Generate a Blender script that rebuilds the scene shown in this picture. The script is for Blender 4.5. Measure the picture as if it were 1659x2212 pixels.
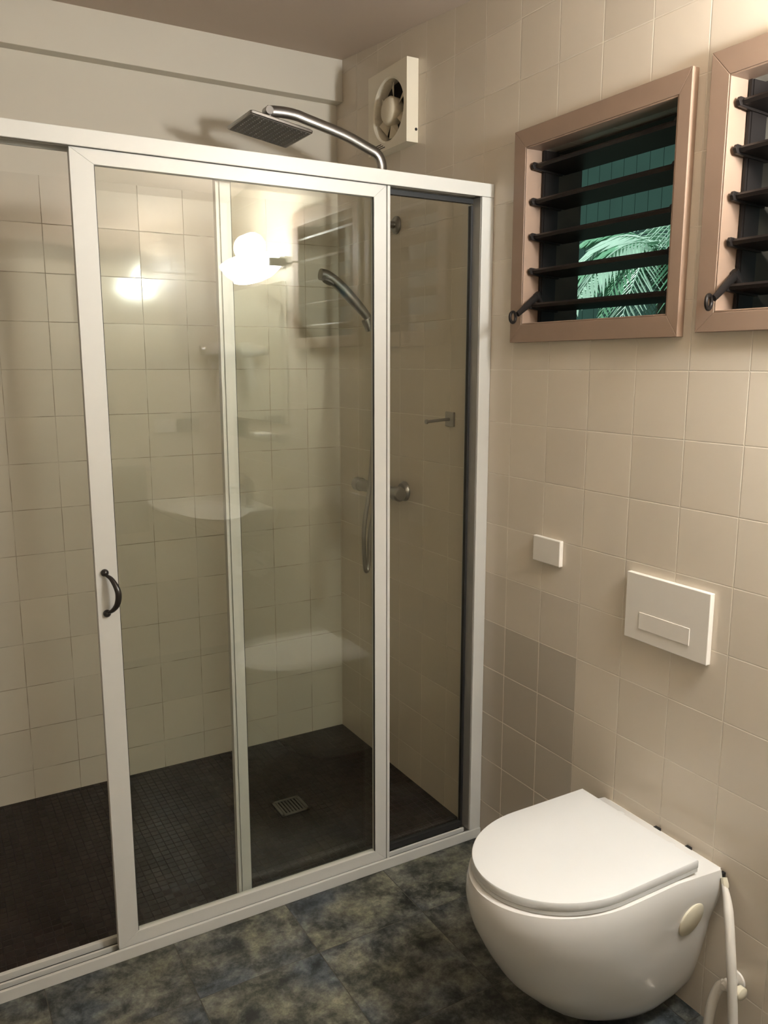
import bpy, bmesh, math, random
from mathutils import Vector, Matrix
PI = math.pi
random.seed(4)
SC = bpy.context.scene
COL = SC.collection
for o in list(bpy.data.objects):
    bpy.data.objects.remove(o)

# ------------------------------------------------------------------ camera
RT = [(0.0, 0.0, 0.0)]
CX, CY, F = 829.5, 1106.0, 1778.303
def _n(v):
    l = math.sqrt(sum(a * a for a in v)); return [a / l for a in v]
dX = _n([3945 - CX, 788 - CY, F])          # world +X in camera axes (right, down, forward)
dY = _n([-218 - CX, 788 - CY, F])
dZ = [dX[1]*dY[2]-dX[2]*dY[1], dX[2]*dY[0]-dX[0]*dY[2], dX[0]*dY[1]-dX[1]*dY[0]]
right = Vector((dX[0], dY[0], dZ[0])); down = Vector((dX[1], dY[1], dZ[1])); fwd = Vector((dX[2], dY[2], dZ[2]))
cam_d = bpy.data.cameras.new('camera'); cam = bpy.data.objects.new('camera', cam_d); COL.objects.link(cam)
m = Matrix((right, -down, -fwd)).transposed().to_4x4()
m.translation = Vector((-1.441, -1.892, 1.45))
cam.matrix_world = m
cam_d.sensor_fit = 'HORIZONTAL'; cam_d.sensor_width = 36.0
cam_d.lens = F / 1659 * 36.0
cam_d.clip_start = 0.02
SC.camera = cam

# ------------------------------------------------------------------ colour management, world, sun
SC.view_settings.view_transform = 'Standard'
SC.view_settings.look = 'None'
SC.view_settings.gamma = 1.0
SC.view_settings.use_curve_mapping = False
SC.view_settings.exposure = 0.12
SC.cycles.use_denoising = True
SC.cycles.max_bounces = 14
SC.cycles.diffuse_bounces = 6
SC.cycles.glossy_bounces = 8
SC.cycles.transparent_max_bounces = 24
SC.cycles.sample_clamp_indirect = 10.0
w = bpy.data.worlds.new('world'); SC.world = w; w.use_nodes = True
w.node_tree.nodes['Background'].inputs[0].default_value = (0.52, 0.78, 0.80, 1)
w.node_tree.nodes['Background'].inputs[1].default_value = 0.22
sd = bpy.data.lights.new('sun', 'SUN'); sd.energy = 3.4; sd.angle = math.radians(3); sd.color = (0.93, 1.0, 0.96)
sun = bpy.data.objects.new('sun', sd); COL.objects.link(sun)
sun.rotation_euler = Vector((0.62, 0.12, -0.78)).to_track_quat('-Z', 'Y').to_euler()
LAMP_POWER = 62.0       # the wall lamp's bulb
SHADE_EMIT = 76.0
LAMP_COL = (0.985, 1.0, 0.97)

# ------------------------------------------------------------------ material helpers
def newmat(name):
    mt = bpy.data.materials.new(name); mt.use_nodes = True
    nt = mt.node_tree; b = nt.nodes['Principled BSDF']
    return mt, nt, b
def N(nt, kind, **kw):
    n = nt.nodes.new(kind)
    for k, v in kw.items(): setattr(n, k, v)
    return n
def mathn(nt, op, a, b=None, c=None):
    n = N(nt, 'ShaderNodeMath', operation=op)
    for i, x in enumerate((a, b, c)):
        if x is None: continue
        if isinstance(x, (int, float)): n.inputs[i].default_value = x
        else: nt.links.new(x, n.inputs[i])
    return n.outputs[0]
def plain(name, col, rough=0.5, metal=0.0, noise=0.0, scale=20.0, spec=0.5, bump=0.0, coat=0.0):
    mt, nt, b = newmat(name)
    b.inputs['Roughness'].default_value = rough; b.inputs['Metallic'].default_value = metal
    b.inputs['Specular IOR Level'].default_value = spec
    b.inputs['Coat Weight'].default_value = coat
    tc = N(nt, 'ShaderNodeTexCoord'); nz = N(nt, 'ShaderNodeTexNoise')
    nz.inputs['Scale'].default_value = scale; nz.inputs['Detail'].default_value = 5
    nt.links.new(tc.outputs['Object'], nz.inputs['Vector'])
    mx = N(nt, 'ShaderNodeMix', data_type='RGBA')
    mx.inputs['A'].default_value = tuple(c * (1 - noise) for c in col) + (1,)
    mx.inputs['B'].default_value = tuple(min(1, c * (1 + noise)) for c in col) + (1,)
    nt.links.new(nz.outputs['Fac'], mx.inputs['Factor'])
    nt.links.new(mx.outputs['Result'], b.inputs['Base Color'])
    if bump:
        bp = N(nt, 'ShaderNodeBump'); bp.inputs['Strength'].default_value = bump; bp.inputs['Distance'].default_value = 0.002
        nt.links.new(nz.outputs['Fac'], bp.inputs['Height']); nt.links.new(bp.outputs['Normal'], b.inputs['Normal'])
    return mt
def ramp(nt, fac, stops):
    r = N(nt, 'ShaderNodeValToRGB')
    el = r.color_ramp.elements
    while len(el) < len(stops): el.new(0.5)
    for e, (p, c) in zip(el, stops):
        e.position = p; e.color = tuple(c) + (1,)
    nt.links.new(fac, r.inputs['Fac']); return r.outputs['Color']

def tile_mat(name, axes, u0, pu, v0, pv, tile, grout, gw=0.0018, spec=0.5, grough=0.65, bstr=0.6, rough=0.16, var=0.035, tilt=0.012,
             plain_above=None, plain_col=None, low_tile_tint=False):
    """square glazed tiles from object coordinates: a colour and a slight lean per tile, matt grout between"""
    mt, nt, b = newmat(name)
    tc = N(nt, 'ShaderNodeTexCoord'); sp = N(nt, 'ShaderNodeSeparateXYZ')
    nt.links.new(tc.outputs['Object'], sp.inputs[0])
    U = sp.outputs['XYZ'.index(axes[0])]; V = sp.outputs['XYZ'.index(axes[1])]
    us = mathn(nt, 'DIVIDE', mathn(nt, 'SUBTRACT', U, u0), pu); vs = mathn(nt, 'DIVIDE', mathn(nt, 'SUBTRACT', V, v0), pv)
    def edge(s, p):
        f = mathn(nt, 'FRACT', s)
        d = mathn(nt, 'MULTIPLY', mathn(nt, 'MINIMUM', f, mathn(nt, 'SUBTRACT', 1.0, f)), p)
        return d
    d = mathn(nt, 'MINIMUM', edge(us, pu), edge(vs, pv))
    mr = N(nt, 'ShaderNodeMapRange', interpolation_type='SMOOTHSTEP')
    nt.links.new(d, mr.inputs['Value'])
    mr.inputs['From Min'].default_value = gw * 0.45; mr.inputs['From Max'].default_value = gw
    mask = mr.outputs[0]                     # 1 on the tile, 0 in the grout
    cu, cv = mathn(nt, 'FLOOR', us), mathn(nt, 'FLOOR', vs)
    cb = N(nt, 'ShaderNodeCombineXYZ'); nt.links.new(cu, cb.inputs[0]); nt.links.new(cv, cb.inputs[1])
    wn = N(nt, 'ShaderNodeTexWhiteNoise', noise_dimensions='3D'); nt.links.new(cb.outputs[0], wn.inputs['Vector'])
    nz = N(nt, 'ShaderNodeTexNoise'); nz.inputs['Scale'].default_value = 9; nz.inputs['Detail'].default_value = 3
    nt.links.new(tc.outputs['Object'], nz.inputs['Vector'])
    val = mathn(nt, 'ADD', 1 - var * 1.5, mathn(nt, 'ADD', mathn(nt, 'MULTIPLY', wn.outputs['Value'], var * 2), mathn(nt, 'MULTIPLY', nz.outputs['Fac'], var)))
    if low_tile_tint:      # three columns of tiles tinted darker, low beside the shower screen
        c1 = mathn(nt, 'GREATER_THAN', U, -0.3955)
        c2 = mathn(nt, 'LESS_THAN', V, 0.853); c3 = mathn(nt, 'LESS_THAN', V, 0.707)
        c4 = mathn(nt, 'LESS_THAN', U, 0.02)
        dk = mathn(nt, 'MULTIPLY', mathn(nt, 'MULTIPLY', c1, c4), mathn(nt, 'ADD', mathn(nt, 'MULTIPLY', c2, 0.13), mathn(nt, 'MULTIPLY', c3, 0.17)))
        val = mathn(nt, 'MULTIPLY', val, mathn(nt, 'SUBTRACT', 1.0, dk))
    tcol = N(nt, 'ShaderNodeMix', data_type='RGBA', blend_type='MULTIPLY'); tcol.inputs['Factor'].default_value = 1
    tcol.inputs['A'].default_value = tuple(tile) + (1,)
    nt.links.new(val, tcol.inputs['B'])
    n2 = N(nt, 'ShaderNodeTexNoise'); n2.inputs['Scale'].default_value = 11; n2.inputs['Detail'].default_value = 4
    nt.links.new(tc.outputs['Object'], n2.inputs['Vector'])
    gmr = N(nt, 'ShaderNodeMapRange'); nt.links.new(n2.outputs['Fac'], gmr.inputs['Value']); gmr.inputs['From Min'].default_value = 0.40; gmr.inputs['From Max'].default_value = 0.58
    gc = N(nt, 'ShaderNodeMix', data_type='RGBA'); nt.links.new(gmr.outputs[0], gc.inputs['Factor'])
    gc.inputs['A'].default_value = tuple(a * 0.8 + b_ * 0.2 for a, b_ in zip(tile, grout)) + (1,); gc.inputs['B'].default_value = tuple(grout) + (1,)
    mx = N(nt, 'ShaderNodeMix', data_type='RGBA'); nt.links.new(mask, mx.inputs['Factor'])
    nt.links.new(gc.outputs['Result'], mx.inputs['A']); nt.links.new(tcol.outputs['Result'], mx.inputs['B'])
    col = mx.outputs['Result']; fin = mask
    if plain_above is not None:
        pa = mathn(nt, 'GREATER_THAN', V, plain_above)
        m2 = N(nt, 'ShaderNodeMix', data_type='RGBA'); nt.links.new(pa, m2.inputs['Factor'])
        nt.links.new(col, m2.inputs['A']); m2.inputs['B'].default_value = tuple(plain_col) + (1,)
        col = m2.outputs['Result']; fin = mathn(nt, 'MULTIPLY', mask, mathn(nt, 'SUBTRACT', 1.0, pa))
    nt.links.new(col, b.inputs['Base Color'])
    rr = N(nt, 'ShaderNodeMapRange'); nt.links.new(fin, rr.inputs['Value'])
    rr.inputs['To Min'].default_value = grough; rr.inputs['To Max'].default_value = rough
    nt.links.new(rr.outputs[0], b.inputs['Roughness']); b.inputs['Specular IOR Level'].default_value = spec
    # lean of each tile
    gm = N(nt, 'ShaderNodeNewGeometry')
    vm = N(nt, 'ShaderNodeVectorMath', operation='SUBTRACT'); nt.links.new(wn.outputs['Color'], vm.inputs[0]); vm.inputs[1].default_value = (0.5, 0.5, 0.5)
    sc = N(nt, 'ShaderNodeVectorMath', operation='SCALE'); nt.links.new(vm.outputs[0], sc.inputs[0]); nt.links.new(mathn(nt, 'MULTIPLY', fin, tilt * 2), sc.inputs['Scale'])
    bp = N(nt, 'ShaderNodeBump'); bp.inputs['Distance'].default_value = 0.0012; bp.inputs['Strength'].default_value = bstr
    nt.links.new(mathn(nt, 'ADD', fin, mathn(nt, 'MULTIPLY', nz.outputs['Fac'], 0.15)), bp.inputs['Height'])
    ad = N(nt, 'ShaderNodeVectorMath', operation='ADD'); nt.links.new(bp.outputs[0], ad.inputs[0]); nt.links.new(sc.outputs[0], ad.inputs[1])
    nn = N(nt, 'ShaderNodeVectorMath', operation='NORMALIZE'); nt.links.new(ad.outputs[0], nn.inputs[0])
    nt.links.new(nn.outputs[0], b.inputs['Normal'])
    return mt

def slate_mat():
    mt, nt, b = newmat('slate_look_floor_tile')
    tc = N(nt, 'ShaderNodeTexCoord'); sp = N(nt, 'ShaderNodeSeparateXYZ'); nt.links.new(tc.outputs['Object'], sp.inputs[0])
    p = 0.3075
    us = mathn(nt, 'DIVIDE', mathn(nt, 'ADD', sp.outputs[0], 0.352), p); vs = mathn(nt, 'DIVIDE', mathn(nt, 'ADD', sp.outputs[1], 0.222), p)
    def edge(s):
        f = mathn(nt, 'FRACT', s); return mathn(nt, 'MULTIPLY', mathn(nt, 'MINIMUM', f, mathn(nt, 'SUBTRACT', 1.0, f)), p)
    d = mathn(nt, 'MINIMUM', edge(us), edge(vs))
    mr = N(nt, 'ShaderNodeMapRange', interpolation_type='SMOOTHSTEP'); nt.links.new(d, mr.inputs['Value'])
    mr.inputs['From Min'].default_value = 0.0004; mr.inputs['From Max'].default_value = 0.0016
    mask = mr.outputs[0]
    cb = N(nt, 'ShaderNodeCombineXYZ'); nt.links.new(mathn(nt, 'FLOOR', us), cb.inputs[0]); nt.links.new(mathn(nt, 'FLOOR', vs), cb.inputs[1])
    wn = N(nt, 'ShaderNodeTexWhiteNoise'); nt.links.new(cb.outputs[0], wn.inputs['Vector'])
    off = N(nt, 'ShaderNodeVectorMath', operation='SCALE'); nt.links.new(wn.outputs['Color'], off.inputs[0]); off.inputs['Scale'].default_value = 7
    pos = N(nt, 'ShaderNodeVectorMath', operation='ADD'); nt.links.new(tc.outputs['Object'], pos.inputs[0]); nt.links.new(off.outputs[0], pos.inputs[1])
    def noise(scale, det, dist=0.0, rgh=0.6):
        n = N(nt, 'ShaderNodeTexNoise'); n.inputs['Scale'].default_value = scale; n.inputs['Detail'].default_value = det
        n.inputs['Distortion'].default_value = dist; n.inputs['Roughness'].default_value = rgh
        nt.links.new(pos.outputs[0], n.inputs['Vector']); return n
    n1, n2, n3 = noise(12, 10, 0.15, 0.74), noise(4.5, 5, 0.2), noise(45, 8, 0.1, 0.75)
    c1 = ramp(nt, n1.outputs['Fac'], [(0.38, (0.012, 0.013, 0.013)), (0.45, (0.040, 0.042, 0.038)), (0.51, (0.080, 0.081, 0.073)), (0.57, (0.12, 0.12, 0.105)), (0.66, (0.20, 0.198, 0.165))])
    c2 = ramp(nt, n2.outputs['Fac'], [(0.38, (0.62, 0.72, 0.90)), (0.5, (1, 1, 0.98)), (0.62, (1.1, 1.07, 0.88))])
    mul = N(nt, 'ShaderNodeMix', data_type='RGBA', blend_type='MULTIPLY'); mul.inputs['Factor'].default_value = 1
    nt.links.new(c1, mul.inputs['A']); nt.links.new(c2, mul.inputs['B'])
    c3 = ramp(nt, n3.outputs['Fac'], [(0.35, (0.6, 0.6, 0.6)), (0.65, (1.35, 1.35, 1.35))])
    mu2 = N(nt, 'ShaderNodeMix', data_type='RGBA', blend_type='MULTIPLY'); mu2.inputs['Factor'].default_value = 1
    nt.links.new(mul.outputs['Result'], mu2.inputs['A']); nt.links.new(c3, mu2.inputs['B'])
    mx = N(nt, 'ShaderNodeMix', data_type='RGBA'); nt.links.new(mask, mx.inputs['Factor'])
    mx.inputs['A'].default_value = (0.05, 0.045, 0.035, 1); nt.links.new(mu2.outputs['Result'], mx.inputs['B'])
    nt.links.new(mx.outputs['Result'], b.inputs['Base Color'])
    b.inputs['Roughness'].default_value = 0.42
    b.inputs['Specular IOR Level'].default_value = 0.35
    bp = N(nt, 'ShaderNodeBump'); bp.inputs['Distance'].default_value = 0.002; bp.inputs['Strength'].default_value = 0.35
    nt.links.new(mathn(nt, 'ADD', mathn(nt, 'MULTIPLY', n1.outputs['Fac'], 0.7), mask), bp.inputs['Height'])
    nt.links.new(bp.outputs[0], b.inputs['Normal'])
    return mt

def glass_mat(name, tint, ior=1.52):
    mt = bpy.data.materials.new(name); mt.use_nodes = True; nt = mt.node_tree
    nt.nodes.clear()
    out = N(nt, 'ShaderNodeOutputMaterial'); tr = N(nt, 'ShaderNodeBsdfTransparent'); gl = N(nt, 'ShaderNodeBsdfGlossy')
    gl.inputs['Roughness'].default_value = 0.0
    tr.inputs['Color'].default_value = tuple(tint) + (1,)
    fr = N(nt, 'ShaderNodeFresnel'); ge = N(nt, 'ShaderNodeNewGeometry')
    # same reflectance at both faces of the pane
    nt.links.new(mathn(nt, 'ADD', mathn(nt, 'MULTIPLY', ge.outputs['Backfacing'], 1 / ior - ior), ior), fr.inputs['IOR'])
    mx = N(nt, 'ShaderNodeMixShader')
    nt.links.new(fr.outputs[0], mx.inputs[0]); nt.links.new(tr.outputs[0], mx.inputs[1]); nt.links.new(gl.outputs[0], mx.inputs[2])
    nt.links.new(mx.outputs[0], out.inputs['Surface'])
    return mt
def emit_mat(name, col, strength):
    mt, nt, b = newmat(name)
    b.inputs['Base Color'].default_value = (0.8, 0.8, 0.78, 1)
    b.inputs['Emission Color'].default_value = tuple(col) + (1,); b.inputs['Emission Strength'].default_value = strength
    return mt

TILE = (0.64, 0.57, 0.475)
M = {
 'tile_right': tile_mat('cream_wall_tile', 'YZ', -0.1015, 0.1469, 0.561, 0.146, TILE, (0.72, 0.66, 0.56), rough=0.2, low_tile_tint=True),
 'tile_back': tile_mat('cream_shower_tile', 'XZ', -0.135, 0.1479, 0.548, 0.1478, (0.59, 0.55, 0.47), (0.29, 0.245, 0.18), gw=0.0014, rough=0.085,
                       plain_above=2.02, plain_col=(0.59, 0.55, 0.47)),
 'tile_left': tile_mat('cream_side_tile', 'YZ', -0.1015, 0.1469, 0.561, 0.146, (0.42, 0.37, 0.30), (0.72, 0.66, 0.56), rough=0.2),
 'tile_rear': tile_mat('cream_rear_tile', 'XZ', -0.135, 0.1479, 0.548, 0.1478, TILE, (0.72, 0.66, 0.56), rough=0.2),
 'mosaic': tile_mat('dark_mosaic', 'XY', 0.0, 0.024, 0.0, 0.024, (0.016, 0.0105, 0.0095), (0.0125, 0.009, 0.008), gw=0.0016, rough=0.15, var=0.12, tilt=0.03, spec=0.2, grough=0.35, bstr=0.2),
 'slate': slate_mat(),
 'paint': plain('warm_painted_wall', (0.59, 0.55, 0.47), 0.55, noise=0.02, scale=6),
 'ceiling': plain('ceiling_paint', (0.50, 0.41, 0.335), 0.7, noise=0.03, scale=5),
 'alu': plain('white_powder_coated_aluminium', (0.51, 0.51, 0.485), 0.38, noise=0.02, scale=40),
 'alu_grey': plain('grey_aluminium_channel', (0.30, 0.29, 0.27), 0.4, metal=0.5, noise=0.04, scale=60),
 'rubber': plain('black_rubber', (0.012, 0.012, 0.012), 0.6, noise=0.1),
 'black': plain('black_handle_enamel', (0.012, 0.010, 0.009), 0.28, noise=0.1, scale=50),
 'glass': glass_mat('clear_shower_glass', (0.95, 0.96, 0.935)),
 'glass_shelf': glass_mat('shelf_glass', (0.93, 0.96, 0.94)),
 'chrome': plain('brushed_chrome', (0.36, 0.345, 0.33), 0.32, metal=1.0, noise=0.04, scale=80),
 'nozzle': plain('grey_nozzle_rubber', (0.16, 0.15, 0.14), 0.6, noise=0.1, scale=200),
 'ceramic': plain('white_glazed_ceramic', (0.66, 0.65, 0.63), 0.12, noise=0.01, scale=4, coat=0.3),
 'basin_white': plain('white_basin_glaze', (0.86, 0.85, 0.81), 0.12, noise=0.01, scale=4),
 'lid': plain('white_toilet_seat_plastic', (0.655, 0.66, 0.655), 0.2, noise=0.01, scale=4),
 'cap': plain('cream_plastic_cap', (0.66, 0.61, 0.48), 0.35, noise=0.02),
 'plastic': plain('white_plastic', (0.74, 0.70, 0.64), 0.35, noise=0.02),
 'fan': plain('aged_white_fan_plastic', (0.64, 0.57, 0.44), 0.45, noise=0.04, scale=12),
 'fan_bright': plain('fan_side_plastic', (0.72, 0.66, 0.54), 0.4, noise=0.03, scale=12),
 'dark': plain('dark_duct', (0.01, 0.009, 0.008), 0.8, noise=0.1),
 'wood': plain('brown_painted_window_timber', (0.27, 0.185, 0.135), 0.45, noise=0.08, scale=14, bump=0.15),
 'louvre': plain('black_louvre_blade', (0.014, 0.011, 0.010), 0.38, noise=0.15, scale=30, spec=0.25),
 'reveal': plain('dark_brown_outer_reveal', (0.05, 0.042, 0.03), 0.7, noise=0.1),
 'teal': plain('dark_green_painted_boards', (0.020, 0.062, 0.046), 0.7, noise=0.25, scale=3),
 'leaf': plain('palm_leaf', (0.20, 0.46, 0.28), 0.32, noise=0.5, scale=6, spec=0.7),
 'leaf_light': plain('young_palm_leaf', (0.50, 0.74, 0.58), 0.3, noise=0.4, scale=7, spec=0.8),
 'trunk': plain('palm_trunk', (0.12, 0.09, 0.06), 0.85, noise=0.3, scale=30, bump=0.6),
 'soil': plain('garden_soil', (0.05, 0.045, 0.03), 0.95, noise=0.4, scale=12, bump=0.6),
 'mirror': plain('mirror_silver', (0.86, 0.90, 0.86), 0.01, metal=1.0),
 'drain': plain('drain_steel', (0.15, 0.145, 0.135), 0.45, metal=0.5, noise=0.1, scale=90),
 'grey_socket': plain('grey_socket_plastic', (0.22, 0.20, 0.17), 0.4, noise=0.05),
 'towel': plain('grey_towel_cloth', (0.25, 0.24, 0.20), 0.95, noise=0.2, scale=120, bump=0.8),
 'paper': plain('white_paper', (0.82, 0.80, 0.74), 0.9, noise=0.02),
 'tumbler': plain('dark_tumbler', (0.07, 0.08, 0.06), 0.3, noise=0.05),
 'shade': emit_mat('lit_glass_shade', LAMP_COL, SHADE_EMIT),
 'bulb': emit_mat('lit_bulb', LAMP_COL, 60.0),
}

# ------------------------------------------------------------------ geometry helpers
ROOT = {}
def box(bm, x0, x1, y0, y1, z0, z1):
    vs = [bm.verts.new((x, y, z)) for x in (x0, x1) for y in (y0, y1) for z in (z0, z1)]
    for f in ((0,1,3,2), (4,6,7,5), (0,4,5,1), (2,3,7,6), (0,2,6,4), (1,5,7,3)):
        bm.faces.new([vs[i] for i in f])
    return vs
def tube(bm, pts, r, seg=14, cap=True, flat=None):
    """tube through pts, r a number or a list; flat=(vector, factor) squashes the section along vector"""
    pts = [Vector(p) for p in pts]; n = len(pts)
    rs = r if isinstance(r, (list, tuple)) else [r] * n
    prev = None; rings = []
    for i, p in enumerate(pts):
        t = (pts[min(i + 1, n - 1)] - pts[max(i - 1, 0)]).normalized()
        if prev is None:
            a = Vector((0, 0, 1)) if abs(t.z) < 0.9 else Vector((0, 1, 0))
            u = t.cross(a).normalized()
        else:
            u = (prev - t * prev.dot(t)).normalized()
        v = t.cross(u); prev = u
        ring = []
        for k in range(seg):
            a = 2 * PI * k / seg
            off = (u * math.cos(a) + v * math.sin(a)) * rs[i]
            if flat: off -= flat[0] * off.dot(flat[0]) * (1 - flat[1])
            ring.append(bm.verts.new(p + off))
        rings.append(ring)
    for a, b_ in zip(rings, rings[1:]):
        for k in range(seg):
            bm.faces.new((a[k], a[(k + 1) % seg], b_[(k + 1) % seg], b_[k]))
    if cap:
        bm.faces.new(rings[0][::-1]); bm.faces.new(rings[-1])
    return rings
def lathe(bm, origin, axis, prof, seg=32):
    """prof: (distance along axis, radius)"""
    axis = Vector(axis).normalized(); o = Vector(origin)
    a = Vector((0, 0, 1)) if abs(axis.z) < 0.9 else Vector((1, 0, 0))
    u = axis.cross(a).normalized(); v = axis.cross(u)
    rings = []
    for d, r in prof:
        if r < 1e-6: rings.append([bm.verts.new(o + axis * d)])
        else: rings.append([bm.verts.new(o + axis * d + (u * math.cos(2*PI*k/seg) + v * math.sin(2*PI*k/seg)) * r) for k in range(seg)])
    for A, B in zip(rings, rings[1:]):
        for k in range(seg):
            k2 = (k + 1) % seg
            if len(A) == 1 and len(B) == 1: continue
            if len(A) == 1: bm.faces.new((A[0], B[k2], B[k]))
            elif len(B) == 1: bm.faces.new((A[k], A[k2], B[0]))
            else: bm.faces.new((A[k], A[k2], B[k2], B[k]))
    if len(rings[0]) > 1: bm.faces.new(rings[0][::-1])
    if len(rings[-1]) > 1: bm.faces.new(rings[-1])
def loft(bm, rings, cap0=True, cap1=True):
    R = [[bm.verts.new(p) for p in r] for r in rings]
    n = len(R[0])
    for A, B in zip(R, R[1:]):
        for k in range(n):
            bm.faces.new((A[k], A[(k+1) % n], B[(k+1) % n], B[k]))
    if cap0: bm.faces.new(R[0][::-1])
    if cap1: bm.faces.new(R[-1])
def smooth_pts(pts, n=8):
    P = [Vector(p) for p in pts]; P = [P[0]*2-P[1]] + P + [P[-1]*2-P[-2]]
    out = []
    for i in range(1, len(P) - 2):
        for k in range(n):
            t = k / n; a, b_, c, d = P[i-1], P[i], P[i+1], P[i+2]
            out.append(0.5*((2*b_) + (c-a)*t + (2*a-5*b_+4*c-d)*t*t + (3*b_-a-3*c+d)*t**3))
    out.append(P[-2]); return out
def obj(name, bm, mat, parent=None, bevel=0.0, smooth=False, seg=3, angle=40, subsurf=0):
    bmesh.ops.recalc_face_normals(bm, faces=bm.faces)
    L = Vector((0, 0, 0))
    if parent is not None: L = ROOT.get(parent.name, Vector((0, 0, 0)))
    if L.length: bmesh.ops.translate(bm, verts=bm.verts, vec=-L)
    me = bpy.data.meshes.new(name); bm.to_mesh(me); bm.free()
    if smooth:
        for p in me.polygons: p.use_smooth = True
        try: me.set_sharp_from_angle(angle=math.radians(angle))
        except Exception: pass
    o = bpy.data.objects.new(name, me); COL.objects.link(o)
    me.materials.append(M[mat] if isinstance(mat, str) else mat)
    if parent is not None:
        o.parent = parent; ROOT[o.name] = L
    if bevel:
        md = o.modifiers.new('bevel', 'BEVEL'); md.width = bevel; md.segments = seg; md.limit_method = 'ANGLE'; md.angle_limit = math.radians(40)
    if subsurf:
        md = o.modifiers.new('subdivision', 'SUBSURF'); md.levels = subsurf; md.render_levels = subsurf
    return o
def bxo(name, mat, parent, *dims, bevel=0.0, **kw):
    bm = bmesh.new(); box(bm, *dims); return obj(name, bm, mat, parent, bevel=bevel, **kw)
def thing(name, label, cat, loc, group=None):
    o = bpy.data.objects.new(name, None); COL.objects.link(o); o.empty_display_size = 0.05
    o.location = loc; ROOT[o.name] = Vector(loc); o['label'] = label; o['category'] = cat
    if group: o['group'] = group
    return o
def struct(o, name=None):
    o['kind'] = 'structure'; return o
def tag(o, label, cat, group=None):
    o['label'] = label; o['category'] = cat
    if group: o['group'] = group
    return o

# ------------------------------------------------------------------ room shell
XL, YB, YR = -2.45, 0.932, -2.09        # left wall, shower back wall, wall behind the camera
def cz(y): return 2.503 + 0.095 * (y - 0.884)
WT = 0.14
wins = [(-0.157, -0.638, 1.553, 1.992), (-0.757, -1.225, 1.553, 1.997)]   # openings: y left, y right, z0, z1
bm = bmesh.new()
ys = [(YB + 0.1, wins[0][0]), (wins[0][1], wins[1][0]), (wins[1][1], YR - 0.1)]
for a, b_ in ys: box(bm, 0, WT, b_, a, -0.05, 2.75)
for (a, b_, z0, z1) in wins:
    box(bm, 0, WT, b_, a, -0.05, z0); box(bm, 0, WT, b_, a, z1, 2.75)
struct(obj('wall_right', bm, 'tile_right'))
bm = bmesh.new(); box(bm, XL - 0.1, 0, YB, YB + 0.1, -0.05, 2.75); struct(obj('wall_back', bm, 'tile_back'))
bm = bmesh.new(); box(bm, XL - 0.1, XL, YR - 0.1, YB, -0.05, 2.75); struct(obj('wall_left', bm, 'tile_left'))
bm = bmesh.new(); box(bm, XL, 0, YR - 0.1, YR, -0.05, 2.75); struct(obj('wall_rear', bm, 'tile_rear'))
bm = bmesh.new(); box(bm, XL, 0, YR, 0.0, -0.06, 0.0); struct(obj('floor', bm, 'slate'))
bm = bmesh.new(); box(bm, XL, 0, 0.0, YB, -0.06, 0.002); struct(obj('floor_shower', bm, 'mosaic'))
bm = bmesh.new()
vs = box(bm, XL, 0, YR, YB, 2.2, 2.7)
for v in vs:
    v.co.z = cz(v.co.y) if v.co.z < 2.5 else v.co.z + 0.05
struct(obj('ceiling', bm, 'ceiling'))
bm = bmesh.new(); vs = box(bm, XL, 0, 0.884, YB, 2.365, 2.51)
struct(obj('trim_1', bm, 'paint', bevel=0.002))

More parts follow.
